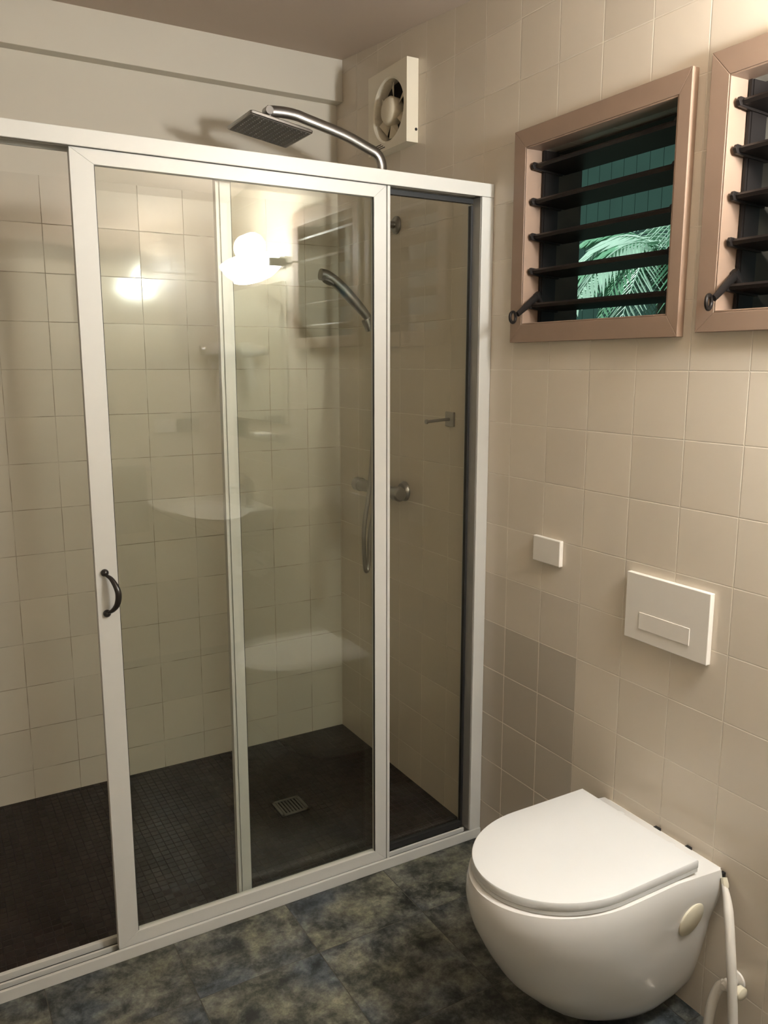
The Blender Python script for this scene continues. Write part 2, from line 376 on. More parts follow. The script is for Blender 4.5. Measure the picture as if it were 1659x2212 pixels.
# ------------------------------------------------------------------ louvre windows
def window(name, yl, yr, z0, z1, fo, last):
    """yl/yr/z0/z1 opening in the wall, fo outer frame rect"""
    root = bpy.data.objects.new(name, None); COL.objects.link(root); root.location = (0, (yl + yr) / 2, z0); ROOT[root.name] = Vector(root.location)
    root['kind'] = 'structure'
    fyl, fyr, fz0, fz1 = fo
    xp = -0.02
    bm = bmesh.new()
    # mitred casing: four boards
    O = [(fyl, fz0), (fyr, fz0), (fyr, fz1), (fyl, fz1)]; I = [(yl, z0), (yr, z0), (yr, z1), (yl, z1)]
    for k in range(4):
        k2 = (k + 1) % 4
        quad = [O[k], O[k2], I[k2], I[k]]
        A = [bm.verts.new((xp, a, b_)) for a, b_ in quad]; B = [bm.verts.new((0.0, a, b_)) for a, b_ in quad]
        bm.faces.new(A); bm.faces.new(B[::-1])
        for j in range(4): bm.faces.new((A[j], B[j], B[(j+1) % 4], A[(j+1) % 4]))
    # lining of the opening
    t = 0.004
    box(bm, xp + 0.001, 0.034, yl - t, yl - 0.0002, z0, z1); box(bm, xp + 0.001, 0.034, yr + 0.0002, yr + t, z0, z1)
    box(bm, xp + 0.001, 0.034, yr, yl, z0 + 0.0002, z0 + t); box(bm, xp + 0.001, 0.034, yr, yl, z1 - t, z1 - 0.0002)
    obj('window_frame', bm, 'wood', root, bevel=0.0012)
    bm = bmesh.new()
    box(bm, 0.078, WT + 0.03, yl - t, yl - 0.0002, z0, z1); box(bm, 0.078, WT + 0.03, yr + 0.0002, yr + t, z0, z1)
    box(bm, 0.078, WT + 0.03, yr, yl, z0 + 0.0002, z0 + t); box(bm, 0.078, WT + 0.03, yr, yl, z1 - t, z1 - 0.0002)
    obj('outer_reveal', bm, 'reveal', root)
    for y in (yl - t - 0.006, yr + t + 0.006):
        bm = bmesh.new(); box(bm, 0.035, 0.077, y - 0.005, y + 0.005, z0 + t, z1 - t)
        box(bm, 0.030, 0.082, y - 0.003, y + 0.003, z0 + t, z1 - t)
        obj('louvre_channel', bm, 'louvre', root)
    for k in range(5):
        zk = 1.607 + 0.086 * k
        bm = bmesh.new()
        # blade: thin slab, outer edge a little lower, rounded nose and clips at both ends
        prof = [(0.002, zk + 0.001), (-0.003, zk - 0.004), (0.0, zk - 0.0105), (0.05, zk - 0.0135), (0.100, zk - 0.0165), (0.102, zk - 0.0115), (0.055, zk - 0.006), (0.02, zk - 0.001)]
        loft(bm, [[(x, yr + t + 0.012, z) for x, z in prof], [(x, yl - t - 0.012, z) for x, z in prof]])
        o = obj('louvre_blade', bm, 'louvre', root)
        for yy in (yl - t - 0.011, yr + t + 0.011):
            bm = bmesh.new()
            cl = [(-0.011, zk - 0.004), (-0.006, zk + 0.004), (0.03, zk + 0.001), (0.09, zk - 0.009), (0.09, zk - 0.020), (0.03, zk - 0.017), (-0.006, zk - 0.013)]
            loft(bm, [[(x, yy - 0.004, z) for x, z in cl], [(x, yy + 0.004, z) for x, z in cl]])
            obj('blade_clip', bm, 'louvre', o, bevel=0.001)
    # lever with a ring end
    yc = yl - 0.013
    bm = bmesh.new()
    A = Vector((0.02, yc, 1.625)); B = Vector((-0.052, yc - 0.012, 1.578)); Cc = Vector((-0.068, yc - 0.013, 1.570))
    tube(bm, [A, A.lerp(B, 0.5), B], [0.010, 0.009, 0.007], 10, flat=(Vector((0, 1, 0)), 0.55))
    ring = []
    for k in range(25):
        a = 2 * PI * k / 24
        ring.append(Cc + Vector((-0.35 * math.cos(a) * 0.0, 0, 0)) + Vector((0.0125 * math.cos(a), 0.004 * math.cos(a), 0.0135 * math.sin(a))))
    tube(bm, ring, 0.0038, 10, cap=False)
    tube(bm, [A + Vector((0, 0.002, 0.01)), A + Vector((0.03, 0.002, -0.03))], 0.009, 10)
    obj('lever_handle', bm, 'louvre', root, smooth=True)
    return root
window('window_1', *wins[0], (-0.112, -0.669, 1.508, 2.037), False)
window('window_2', *wins[1], (-0.714, -1.268, 1.515, 2.046), True)

# ------------------------------------------------------------------ outside the windows
bm = bmesh.new(); box(bm, 0.14, 9, -6, 9, -0.3, -0.2); g = obj('ground_outside', bm, 'soil'); g['kind'] = 'structure'
bm = bmesh.new()
yy = -3.0
while yy < 7.0:
    box(bm, 4.3, 4.33, yy, yy + 0.145, -0.2, 5.2); yy += 0.15
box(bm, 4.33, 4.4, -3.0, 7.0, -0.2, 5.2)
tag(obj('board_fence', bm, 'teal'), 'tall dark green boarded wall seen behind the palm through the louvres', 'wall')
def palm(x, y, z, n, L, label, mats, droop, seed, fan=2*PI, a0=0.0):
    rnd = random.Random(seed)
    r = thing('palm_plant', label, 'plant', (x, y, -0.2))
    bm = bmesh.new()
    tube(bm, smooth_pts([(x, y, -0.2), (x + 0.02, y - 0.02, z * 0.45), (x, y, z)]), [0.05 - 0.0009 * i for i in range(17)], 12)
    obj('trunk', bm, 'trunk', r, smooth=True)
    for k in range(n):
        az = a0 + fan * (k + rnd.random() * 0.6) / n
        up = rnd.uniform(0.15, 0.75); ln = L * rnd.uniform(0.8, 1.15)
        d = Vector((math.cos(az), math.sin(az), 0))
        pts = []
        for i in range(15):
            t = i / 14
            pts.append(Vector((x, y, z)) + d * ln * (t * 0.95) + Vector((0, 0, ln * (up * t * 1.5 - droop * t * t))))
        bm = bmesh.new()
        tube(bm, pts, [0.007 * (1 - 0.8 * i / 14) for i in range(15)], 6)
        for i in range(2, 29):
            t = i / 29.0; j = t * 14; a = int(j); p = pts[a].lerp(pts[min(a + 1, 14)], j - a)
            tg = (pts[min(a + 1, 14)] - pts[max(a - 1, 0)]).normalized()
            side = tg.cross(Vector((0, 0, 1))).normalized()
            ll = ln * 0.34 * math.sin(PI * (0.15 + 0.8 * t)) * rnd.uniform(0.85, 1.1)
            for s in (-1, 1):
                q = (side * s + tg * 0.75 + Vector((0, 0, -0.35 - 0.3 * rnd.random()))).normalized()
                wv = q.cross(side * s + Vector((0, 0, 0.6))).normalized() * (0.018 * L)
                nrm = q.cross(wv).normalized() * 0.0012
                mid = p + q * ll * 0.5 + Vector((0, 0, -0.01)); tip = p + q * ll + Vector((0, 0, -0.16 * ll))
                top = [bm.verts.new(c + nrm) for c in (p, mid + wv, tip, mid - wv)]
                bot = [bm.verts.new(c - nrm) for c in (p, mid + wv, tip, mid - wv)]
                bm.faces.new(top); bm.faces.new(bot[::-1])
                for e in range(4): bm.faces.new((top[e], bot[e], bot[(e+1) % 4], top[(e+1) % 4]))
        obj('frond', bm, mats[k % len(mats)], r)
    return r
palm(1.95, 1.12, 2.0, 20, 0.62, 'bright green palm with drooping fronds outside the nearer-to-shower louvre window', ['leaf_light', 'leaf', 'leaf_light'], 1.2, 3)
palm(3.3, 2.35, 2.2, 16, 0.62, 'taller palm with wide fronds outside, behind the brighter one', ['leaf_light', 'leaf'], 0.9, 8)
palm(2.6, -0.2, 1.7, 14, 0.6, 'small palm seen at the edge of the cut-off second window', ['leaf', 'leaf_light'], 1.0, 12)

# ------------------------------------------------------------------ shower screen
scr = thing('shower_screen', 'white aluminium framed sliding glass shower screen across the tiled shower', 'shower screen', (-1.2, 0.03, 0.0))
bm = bmesh.new()
box(bm, XL + 0.001, -0.0005, -0.006, 0.0, 1.897, 1.932); box(bm, XL + 0.001, -0.0005, 0.0, 0.062, 1.918, 1.932)
box(bm, XL + 0.001, -0.0005, 0.056, 0.062, 1.897, 1.918); box(bm, XL + 0.001, -0.0405, 0.0255, 0.0285, 1.900, 1.918)
obj('header_rail', bm, 'alu', scr, bevel=0.0015)
bm = bmesh.new(); box(bm, -0.040, -0.0005, -0.005, 0.062, 0.0305, 1.8965); obj('wall_jamb', bm, 'alu', scr, bevel=0.0015)
bm = bmesh.new(); box(bm, -0.0415, -0.0402, 0.001, 0.040, 0.031, 1.896); obj('jamb_channel', bm, 'alu_grey', scr)
bm = bmesh.new(); box(bm, XL + 0.001, XL + 0.041, -0.005, 0.062, 0.0305, 1.8965); obj('wall_jamb', bm, 'alu', scr, bevel=0.0015)
bm = bmesh.new()
box(bm, XL + 0.001, -0.0005, -0.008, 0.0, 0.0005, 0.030); box(bm, XL + 0.001, -0.0005, 0.0, 0.062, 0.0005, 0.012)
box(bm, XL + 0.001, -0.0415, 0.024, 0.030, 0.012, 0.026); box(bm, XL + 0.001, -0.0415, 0.050, 0.062, 0.012, 0.030)
obj('floor_track', bm, 'alu', scr, bevel=0.001)
bm = bmesh.new(); box(bm, XL + 0.05, -0.0415, 0.0005, 0.0235, 0.0122, 0.0135); box(bm, XL + 0.05, -0.0415, 0.0305, 0.0495, 0.0122, 0.0135); obj('track_groove', bm, 'rubber', scr)
# front sliding door
XA, XB = -1.098, -0.324
bm = bmesh.new()
y0, y1 = 0.003, 0.021
def frame4(bm, xa, xb, ya, yb, za, zb, wl, wr, wb, wt):
    for quad in ([(xa, za), (xa + wl, za + wb), (xa + wl, zb - wt), (xa, zb)],
                 [(xb, za), (xb, zb), (xb - wr, zb - wt), (xb - wr, za + wb)],
                 [(xa, za), (xb, za), (xb - wr, za + wb), (xa + wl, za + wb)],
                 [(xa, zb), (xa + wl, zb - wt), (xb - wr, zb - wt), (xb, zb)]):
        A = [bm.verts.new((a, ya, b_)) for a, b_ in quad]; B = [bm.verts.new((a, yb, b_)) for a, b_ in quad]
        bm.faces.new(A); bm.faces.new(B[::-1])
        for j in range(4): bm.faces.new((A[j], B[j], B[(j+1) % 4], A[(j+1) % 4]))
frame4(bm, XA, XB - 0.011, y0, y1, 0.0275, 1.8965, 0.049, 0.036, 0.034, 0.031)
box(bm, XB - 0.0085, XB, y0 - 0.001, y1, 0.0275, 1.8965); box(bm, XB - 0.0115, XB - 0.008, y0 + 0.005, y1, 0.0275, 1.8965)
door = obj('sliding_door', bm, 'alu', scr, bevel=0.0008, seg=2)
bm = bmesh.new(); box(bm, XA + 0.047, XB - 0.045, 0.0095, 0.0145, 0.059, 1.868); obj('glass_pane', bm, 'glass', door)
bm = bmesh.new()
for xx in (XA + 0.049, XB - 0.0485): box(bm, xx - (0.0 if xx < -0.9 else 0.0), xx + 0.0015, 0.0045, 0.0092, 0.0615, 1.8655)
obj('glazing_seal', bm, 'rubber', door)
# pull handle
bm = bmesh.new()
hx, hz0, hz1 = -1.078, 0.890, 0.982
pts = smooth_pts([(hx, y0 - 0.006, hz1 - 0.002), (hx + 0.010, y0 - 0.018, hz1 - 0.010), (hx + 0.018, y0 - 0.030, hz1 - 0.028), (hx + 0.021, y0 - 0.034, (hz0 + hz1) / 2),
                  (hx + 0.018, y0 - 0.030, hz0 + 0.024), (hx + 0.010, y0 - 0.018, hz0 + 0.008), (hx, y0 - 0.006, hz0)], 6)
n = len(pts)
tube(bm, pts, [0.0030 + 0.0042 * math.sin(PI * i / (n - 1)) for i in range(n)], 12)
for z in (hz0 - 0.002, hz1 + 0.002):
    lathe(bm, (hx, y0 + 0.0005, z), (0, -1, 0), [(0, 0.0085), (0.004, 0.0088), (0.008, 0.0072), (0.011, 0.003), (0.0115, 0)], 20)
obj('pull_handle', bm, 'black', door, smooth=True)['label'] = 'black arched pull handle'
# rear fixed panel
bm = bmesh.new()
xm0 = -0.776
ya, yb = 0.032, 0.048
box(bm, xm0, xm0 + 0.0065, ya - 0.002, yb, 0.027, 1.8965)
box(bm, xm0 + 0.0065, xm0 + 0.011, ya + 0.004, yb, 0.027, 1.8965)
box(bm, xm0 + 0.011, xm0 + 0.037, ya, yb, 0.027, 1.8965)

fix = obj('fixed_panel', bm, 'alu', scr, bevel=0.0006, seg=2)
bm = bmesh.new(); box(bm, xm0 + 0.035, -0.046, 0.0375, 0.0425, 0.043, 1.882); obj('glass_pane', bm, 'glass', fix)
bm = bmesh.new(); box(bm, -0.0485, -0.0416, 0.034, 0.046, 0.046, 1.879); box(bm, xm0 + 0.0372, xm0 + 0.039, 0.034, 0.037, 0.046, 1.879)
box(bm, xm0 + 0.037, -0.0416, 0.034, 0.048, 1.884, 1.8965); box(bm, xm0 + 0.037, -0.0416, 0.034, 0.048, 0.0275, 0.045); obj('rubber_seal', bm, 'rubber', fix)

# ------------------------------------------------------------------ inside the shower
col = thing('shower_column', 'chrome shower column with square rain head and curved arm on tiled shower wall', 'shower', (-0.055, 0.51, 1.02))
RX, RY = -0.055, 0.51
bm = bmesh.new(); tube(bm, [(RX, RY, 1.03), (RX, RY, 1.5), (RX, RY, 2.055)], 0.0105, 16); obj('riser_pipe', bm, 'chrome', col, smooth=True)
bm = bmesh.new()
arm = smooth_pts([(RX, RY, 2.050), (RX - 0.002, RY, 2.080), (RX - 0.018, RY, 2.106), (RX - 0.055, RY + 0.002, 2.122), (-0.19, RY + 0.005, 2.150), (-0.31, RY + 0.01, 2.178),
                  (-0.345, RY + 0.012, 2.186), (-0.385, RY + 0.013, 2.1885), (-0.435, RY + 0.015, 2.186)], 6)
tube(bm, arm, 0.0165, 16, flat=(Vector((0, 1, 0)), 0.7)); obj('overhead_arm', bm, 'chrome', col, smooth=True)
# head, tilted
bm = bmesh.new()
hc = Vector((-0.428, 0.533, 2.136)); ta = math.radians(9.0)
ex = Vector((math.cos(ta), 0, -math.sin(ta))); ey = Vector((0, 1, 0)); ez = ex.cross(ey)
def hp(a, b_, c): return hc + ex * a + ey * b_ + ez * c
hs = 0.098
def sq(s, c, r=0.006, n=4):
    out = []
    for qx, qy, a0 in ((1, 1, 0), (-1, 1, 90), (-1, -1, 180), (1, -1, 270)):
        for i in range(n + 1):
            a = math.radians(a0 + 90 * i / n)
            out.append(hp(qx * (s - r) + r * math.cos(a), qy * (s - r) + r * math.sin(a), c))
    return out
loft(bm, [sq(hs - 0.002, -0.004), sq(hs, -0.002), sq(hs, 0.004), sq(hs - 0.004, 0.007), sq(0.03, 0.010), sq(0.022, 0.020)])
head = obj('rain_head', bm, 'chrome', col, smooth=True, angle=30)
bm = bmesh.new(); loft(bm, [sq(hs - 0.006, -0.0048), sq(hs - 0.006, -0.0038)])
for i in range(12):
    for j in range(12):
        a = (i - 5.5) * 0.0148; b_ = (j - 5.5) * 0.0148
        lathe(bm, hp(a, b_, -0.0045), -ez, [(0, 0.0026), (0.002, 0.0018)], 6)
obj('nozzle_face', bm, 'nozzle', head)
bm = bmesh.new(); tube(bm, [hp(0, -0.008, 0.018), (-0.435, RY + 0.015, 2.186)], 0.011, 14)
lathe(bm, (-0.435, RY + 0.03, 2.186), (0, -1, 0), [(0, 0.012), (0.002, 0.013), (0.028, 0.013), (0.03, 0.012)], 20)
obj('swivel_joint', bm, 'chrome', col, smooth=True)
bm = bmesh.new()
lathe(bm, (-0.0005, RY, 1.897), (-1, 0, 0), [(0, 0.028), (0.004, 0.028), (0.010, 0.022), (0.012, 0.011), (0.045, 0.010)], 28)
tube(bm, [(RX, RY, 1.88), (RX, RY, 1.914)], 0.0165, 16)
obj('wall_bracket', bm, 'chrome', col, smooth=True)
bm = bmesh.new()
tube(bm, [(RX, RY, 1.565), (RX, RY, 1.615)], 0.018, 16); tube(bm, [(RX, RY, 1.588), (RX - 0.03, RY, 1.586)], 0.012, 12)
lathe(bm, (RX - 0.045, RY, 1.560), (-0.4, 0, 1), [(0, 0.013), (0.03, 0.017), (0.04, 0.017)], 16)
obj('slide_holder', bm, 'chrome', col, smooth=True)
bm = bmesh.new()
tube(bm, [(RX, 0.425, 1.03), (RX, 0.66, 1.03)], 0.021, 20)
for yy in (0.452, 0.602):
    lathe(bm, (-0.0005, yy, 1.030), (-1, 0, 0), [(0, 0.034), (0.005, 0.034), (0.014, 0.027), (0.016, 0.017), (0.05, 0.016)], 28)
obj('mixer_body', bm, 'chrome', col, smooth=True)
for yy, dd in ((0.425, -1), (0.66, 1)):
    bm = bmesh.new(); lathe(bm, (RX, yy, 1.030), (0, dd, 0), [(0, 0.022), (0.002, 0.024), (0.03, 0.024), (0.036, 0.018), (0.037, 0)], 24)
    obj('control_knob', bm, 'chrome', col, smooth=True)
hand = thing('hand_shower', 'slim chrome hand shower with hose resting in holder on riser pipe', 'shower', (-0.09, 0.51, 1.58))
bm = bmesh.new()
hpnts = smooth_pts([(-0.278, RY, 1.728), (-0.255, RY, 1.724), (-0.215, RY, 1.700), (-0.165, RY, 1.656), (-0.120, RY, 1.613), (-0.092, RY, 1.580), (-0.078, RY, 1.555)], 5)
nh = len(hpnts)
tube(bm, hpnts, [0.012 + (0.006 if i < nh * 0.45 else 0.006 * max(0, 1 - (i / nh - 0.45) * 3)) for i in range(nh)], 16)
hd = obj('handset', bm, 'chrome', hand, smooth=True)
bm = bmesh.new(); lathe(bm, (-0.250, RY, 1.7085), (-0.45, 0, -1), [(0, 0.020), (0.005, 0.020), (0.007, 0.017), (0.0071, 0)], 24); obj('spray_face', bm, 'nozzle', hd, smooth=True)
bm = bmesh.new()
tube(bm, smooth_pts([(-0.078, RY, 1.557), (-0.070, RY, 1.50), (-0.082, RY, 1.30), (-0.098, RY + 0.01, 1.05), (-0.120, RY + 0.012, 0.90), (-0.116, RY + 0.015, 0.775), (-0.106, RY + 0.02, 0.748), (-0.096, RY + 0.024, 0.775),
                     (-0.090, RY + 0.025, 0.88), (-0.066, RY + 0.025, 0.98), (-0.055, RY + 0.025, 1.010)], 6), 0.0075, 12)
obj('hose', bm, 'chrome', hand, smooth=True)
hook = thing('towel_hook', 'small chrome hook with square rosette on tiled shower wall', 'hook', (0, 0.185, 1.287))
bxo('rosette', 'chrome', hook, -0.008, -0.0005, 0.163, 0.207, 1.265, 1.309, bevel=0.002)
bm = bmesh.new(); tube(bm, [(-0.008, 0.185, 1.287), (-0.088, 0.185, 1.282)], 0.0045, 10); lathe(bm, (-0.086, 0.185, 1.282), (-1, 0, 0), [(0, 0.0045), (0.001, 0.007), (0.006, 0.007), (0.007, 0)], 14)
obj('peg', bm, 'chrome', hook, smooth=True)
dr = thing('floor_drain', 'small square metal drain grate in dark shower floor', 'drain', (-0.443, 0.45, 0.002))
bm = bmesh.new(); x0, x1, ya_, yb_ = -0.492, -0.394, 0.402, 0.500
for q in ((x0, x1, ya_, ya_ + 0.010), (x0, x1, yb_ - 0.010, yb_), (x0, x0 + 0.010, ya_, yb_), (x1 - 0.010, x1, ya_, yb_)): box(bm, *q, 0.0022, 0.0055)
obj('drain_frame', bm, 'drain', dr, bevel=0.0006)
bm = bmesh.new()
for i in range(7):
    a = x0 + 0.0125 + i * 0.0112
    box(bm, a, a + 0.006, ya_ + 0.010, yb_ - 0.010, 0.0022, 0.0045)
obj('grate', bm, 'drain', dr)
# exhaust fan
fan = thing('exhaust_fan', 'off-white square exhaust fan with round opening high on shower wall', 'fan', (0, 0.50, 2.24))
FY0, FY1, FZ0, FZ1, FD = 0.384, 0.622, 2.122, 2.362, 0.042
fc = Vector((-FD, 0.497, 2.238)); fr_ = 0.090
bm = bmesh.new()
nseg = 48
def sqp(a, x):
    c, s = math.cos(a), math.sin(a); k = 1 / max(abs(c), abs(s))
    yy = fc.y + (c * k) * ((FY1 - fc.y) if c > 0 else (fc.y - FY0)); zz = fc.z + (s * k) * ((FZ1 - fc.z) if s > 0 else (fc.z - FZ0))
    return (x, yy, zz)
angs = [2 * PI * (i + 0.5) / nseg - PI / 4 * 0 for i in range(nseg)]
angs = sorted(set([round(a, 6) for a in angs] + [PI/4, 3*PI/4, 5*PI/4, 7*PI/4]))
outer_b = [sqp(a, -0.0005) for a in angs]; outer_f = [sqp(a, -FD) for a in angs]
def circ(r, x): return [(x, fc.y + r * math.cos(a), fc.z + r * math.sin(a)) for a in angs]
loft(bm, [outer_b, outer_f, circ(fr_ + 0.006, -FD), circ(fr_, -FD + 0.004), circ(fr_ - 0.002, -0.003)], True, False)
obj('fan_housing', bm, 'fan_bright', fan)
bm = bmesh.new(); lathe(bm, (-0.0045, fc.y, fc.z), (-1, 0, 0), [(0, fr_ - 0.0035), (0.001, fr_ - 0.0035)], 40); obj('duct_opening', bm, 'dark', fan)
bm = bmesh.new(); lathe(bm, (-0.006, fc.y + 0.004, fc.z), (-1, 0, 0), [(0, 0.040), (0.028, 0.043), (0.038, 0.036), (0.042, 0.02), (0.043, 0)], 32); obj('motor_hub', bm, 'fan', fan, smooth=True, angle=60)
for k in range(6):
    a0_ = 2 * PI * k / 6 + 0.45
    bm = bmesh.new()
    def bp_(r, a, x): return (x, fc.y + 0.002 + r * math.cos(a), fc.z + r * math.sin(a))
    quad = [bp_(0.038, a0_ - 0.20, -0.012), bp_(0.082, a0_ - 0.24, -0.010), bp_(0.082, a0_ + 0.24, -0.027), bp_(0.038, a0_ + 0.28, -0.024)]
    loft(bm, [[(p[0] - 0.0008, p[1], p[2]) for p in quad], [(p[0] + 0.0008, p[1], p[2]) for p in quad]])
    obj('fan_blade', bm, 'fan', fan)
bm = bmesh.new(); lathe(bm, (-0.008, FY0 + 0.0005, 2.160), (0, -1, 0), [(0, 0.0045), (0.0015, 0.0045)], 14); obj('screw', bm, 'dark', fan)
bm = bmesh.new()
for i in range(3):
    box(bm, -FD - 0.0006, -FD + 0.0004, 0.515 + i * 0.012, 0.565 + i * 0.006, 2.131 + i * 0.006, 2.1335 + i * 0.006)
obj('vent_slot', bm, 'dark', fan)

# ------------------------------------------------------------------ toilet
YC = -0.695
toi = thing('wall_hung_toilet', 'white wall-hung toilet with closed lid beneath the flush plate', 'toilet', (-0.25, YC, 0.0))
def dsec(hw, reach, xs, z, back=-0.012, n=36, p=2.0, kb=1.0, dz=0.0):
    xm = (back + xs) / 2; km = 1 - (1 - kb) * 0.30
    pts = [(back, YC + hw * kb, z - dz), (xm, YC + hw * km, z), (xs, YC + hw, z)]
    for i in range(1, n):
        a = PI * i / n; c, s = math.cos(a), math.sin(a)
        pts.append((xs - (reach + xs) * abs(s) ** (2 / p), YC + hw * math.copysign(abs(c) ** (2 / p), c), z))
    pts += [(xs, YC - hw, z), (xm, YC - hw * km, z), (back, YC - hw * kb, z - dz)]
    return pts
S = [(.4015,.170,.512,-.28),(.3985,.1765,.520,-.28),(.385,.180,.524,-.28),(.36,.1815,.526,-.28),(.31,.18,.516,-.27),(.26,.174,.494,-.25),(.21,.166,.466,-.22),(.16,.155,.432,-.19),(.11,.142,.385,-.16),(.07,.127,.34,-.13),(.04,.108,.29,-.11),(.025,.085,.24,-.10)]
def mono(zq, idx):
    Z = [s[0] for s in S]
    for i in range(len(Z) - 1):
        if Z[i] >= zq >= Z[i+1]:
            t = (Z[i] - zq) / (Z[i] - Z[i+1])
            a, b_ = S[max(i-1, 0)][idx], S[i][idx]; c, d = S[i+1][idx], S[min(i+2, len(S)-1)][idx]
            if i < 3: return b_ + (c - b_) * t
            return 0.5*((2*b_) + (c-a)*t + (2*a-5*b_+4*c-d)*t*t + (3*b_-a-3*c+d)*t**3)
    return S[-1][idx]
rings = []
zs = [S[0][0], S[1][0], S[2][0]] + [0.36 - 0.335 * i / 34 for i in range(35)]
def kback(z):
    t = min(1.0, max(0.0, (0.375 - z) / 0.12)); t = t * t * (3 - 2 * t)
    return 0.985 - 0.10 * t
for z in zs: rings.append(dsec(mono(z, 1), mono(z, 2), mono(z, 3), z, kb=kback(z), dz=0.014 if z > 0.3 else 0.014 * max(0, (z - 0.2) / 0.1)))
bm = bmesh.new(); loft(bm, rings, True, True)
obj('bowl', bm, 'ceramic', toi, smooth=True, angle=50)
bm = bmesh.new()
loft(bm, [dsec(.168, .506, -.30, .4018, -.092), dsec(.1715, .510, -.30, .4035, -.087), dsec(.1715, .510, -.30, .4118, -.087)])
obj('seat', bm, 'lid', toi, smooth=True, angle=30)
bm = bmesh.new()
loft(bm, [dsec(.1713, .5098, -.30, .4121, -.0872), dsec(.172, .511, -.30, .4135, -.086), dsec(.172, .511, -.30, .4275, -.086), dsec(.1708, .5095, -.30, .4300, -.0872), dsec(.167, .505, -.30, .4312, -.091), dsec(.08, .40, -.28, .4320, -.12)])
obj('lid', bm, 'lid', toi, smooth=True, angle=35)
for yy in (YC - 0.075, YC + 0.075):
    bm = bmesh.new(); lathe(bm, (-0.062, yy, 0.4018), (0, 0, 1), [(0, 0.014), (0.004, 0.014), (0.006, 0.011), (0.0061, 0)], 20)
    obj('hinge_cap', bm, 'lid', toi, smooth=True)
bm = bmesh.new(); lathe(bm, (-0.096, YC - 0.158, 0.297), (0.10, -1, -0.20), [(0, 0.040), (0.0145, 0.040), (0.017, 0.037), (0.0175, 0)], 32)
obj('side_cap', bm, 'cap', toi, smooth=True, angle=50)['label'] = 'round cream plastic cover cap on the side of the bowl'
bm = bmesh.new(); loft(bm, [[(-0.0115, y_, z_) for y_, z_ in ((YC-0.115, 0.10), (YC-0.145, 0.30), (YC-0.165, 0.380), (YC+0.165, 0.380), (YC+0.145, 0.30), (YC+0.115, 0.10))],
                            [(-0.0005, y_, z_) for y_, z_ in ((YC-0.115, 0.10), (YC-0.145, 0.30), (YC-0.165, 0.380), (YC+0.165, 0.380), (YC+0.145, 0.30), (YC+0.115, 0.10))]])
obj('wall_gasket', bm, 'plastic', toi)
for (a, b_, z0_, z1_) in ((-0.695, -0.680, 0.380, 0.3865), (-0.783, -0.770, 0.380, 0.386), (-0.872, -0.864, 0.360, 0.376)):
    bm = bmesh.new(); box(bm, -0.011, -0.0006, a, b_, z0_, z1_); obj('rubber_gasket', bm, 'rubber', toi)
# bidet hose and stop valve beside the toilet
bh = thing('water_hose', 'flat white water hose hanging from behind the toilet down the wall', 'hose', (-0.03, -0.93, 0.06))
bm = bmesh.new()
hp_ = smooth_pts([(-0.018, -0.882, 0.362), (-0.024, -0.897, 0.335), (-0.036, -0.915, 0.295), (-0.046, -0.931, 0.24), (-0.050, -0.942, 0.18), (-0.050, -0.950, 0.11), (-0.050, -0.958, 0.02)], 6)
nh = len(hp_)
tube(bm, hp_, [0.0055 + 0.0045 * min(1, i / 9) for i in range(nh)], 14)
obj('hose', bm, 'plastic', bh, smooth=True)
bm = bmesh.new(); lathe(bm, (-0.014, -0.878, 0.372), (-0.2, -0.5, -1), [(0, 0.007), (0.014, 0.008), (0.020, 0.0065)], 8); obj('hose_nut', bm, 'cap', bh, smooth=True)
sv = thing('stop_valve', 'white wall stop valve with round knob and bent pipe beside toilet', 'valve', (0, -0.92, 0.14))
bm = bmesh.new(); lathe(bm, (-0.0005, -0.918, 0.150), (-1, 0, 0), [(0, 0.022), (0.004, 0.021), (0.007, 0.010), (0.040, 0.010), (0.046, 0.007)], 24)
tube(bm, [(-0.034, -0.912, 0.152), (-0.034, -0.930, 0.150)], 0.011, 14); obj('valve_body', bm, 'plastic', sv, smooth=True)
bm = bmesh.new(); lathe(bm, (-0.034, -0.934, 0.156), (0, -1, 0.0), [(0, 0.008), (0.012, 0.009), (0.013, 0.014), (0.024, 0.014), (0.027, 0.010), (0.028, 0)], 20); obj('valve_knob', bm, 'cap', sv, smooth=True)
bm = bmesh.new(); tube(bm, smooth_pts([(-0.034, -0.914, 0.150), (-0.038, -0.904, 0.135), (-0.042, -0.895, 0.10), (-0.044, -0.890, 0.05), (-0.044, -0.888, 0.003)], 6), 0.0105, 14); obj('bent_pipe', bm, 'plastic', sv, smooth=True)
bm = bmesh.new(); lathe(bm, (-0.044, -0.888, 0.0005), (0, 0, 1), [(0, 0.022), (0.004, 0.021), (0.006, 0.011)], 20); obj('floor_flange', bm, 'plastic', sv, smooth=True)
# flush plate, blank plate
fp = thing('flush_plate', 'white rectangular flush plate with narrow button, on tiles above toilet', 'flush plate', (0, -0.678, 0.82))
bxo('plate', 'plastic', fp, -0.014, -0.0005, -0.795, -0.562, 0.820, 0.977, bevel=0.0015)
bm = bmesh.new(); box(bm, -0.0157, -0.0138, -0.748, -0.606, 0.850, 0.889); obj('flush_button', bm, 'plastic', fp, bevel=0.0006)
bp2 = thing('blank_wall_plate', 'small white blank electrical plate on tiles between screen and flush plate', 'wall plate', (0, -0.28, 0.93))
bxo('plate', 'plastic', bp2, -0.013, -0.0005, -0.331, -0.225, 0.934, 1.003, bevel=0.003)

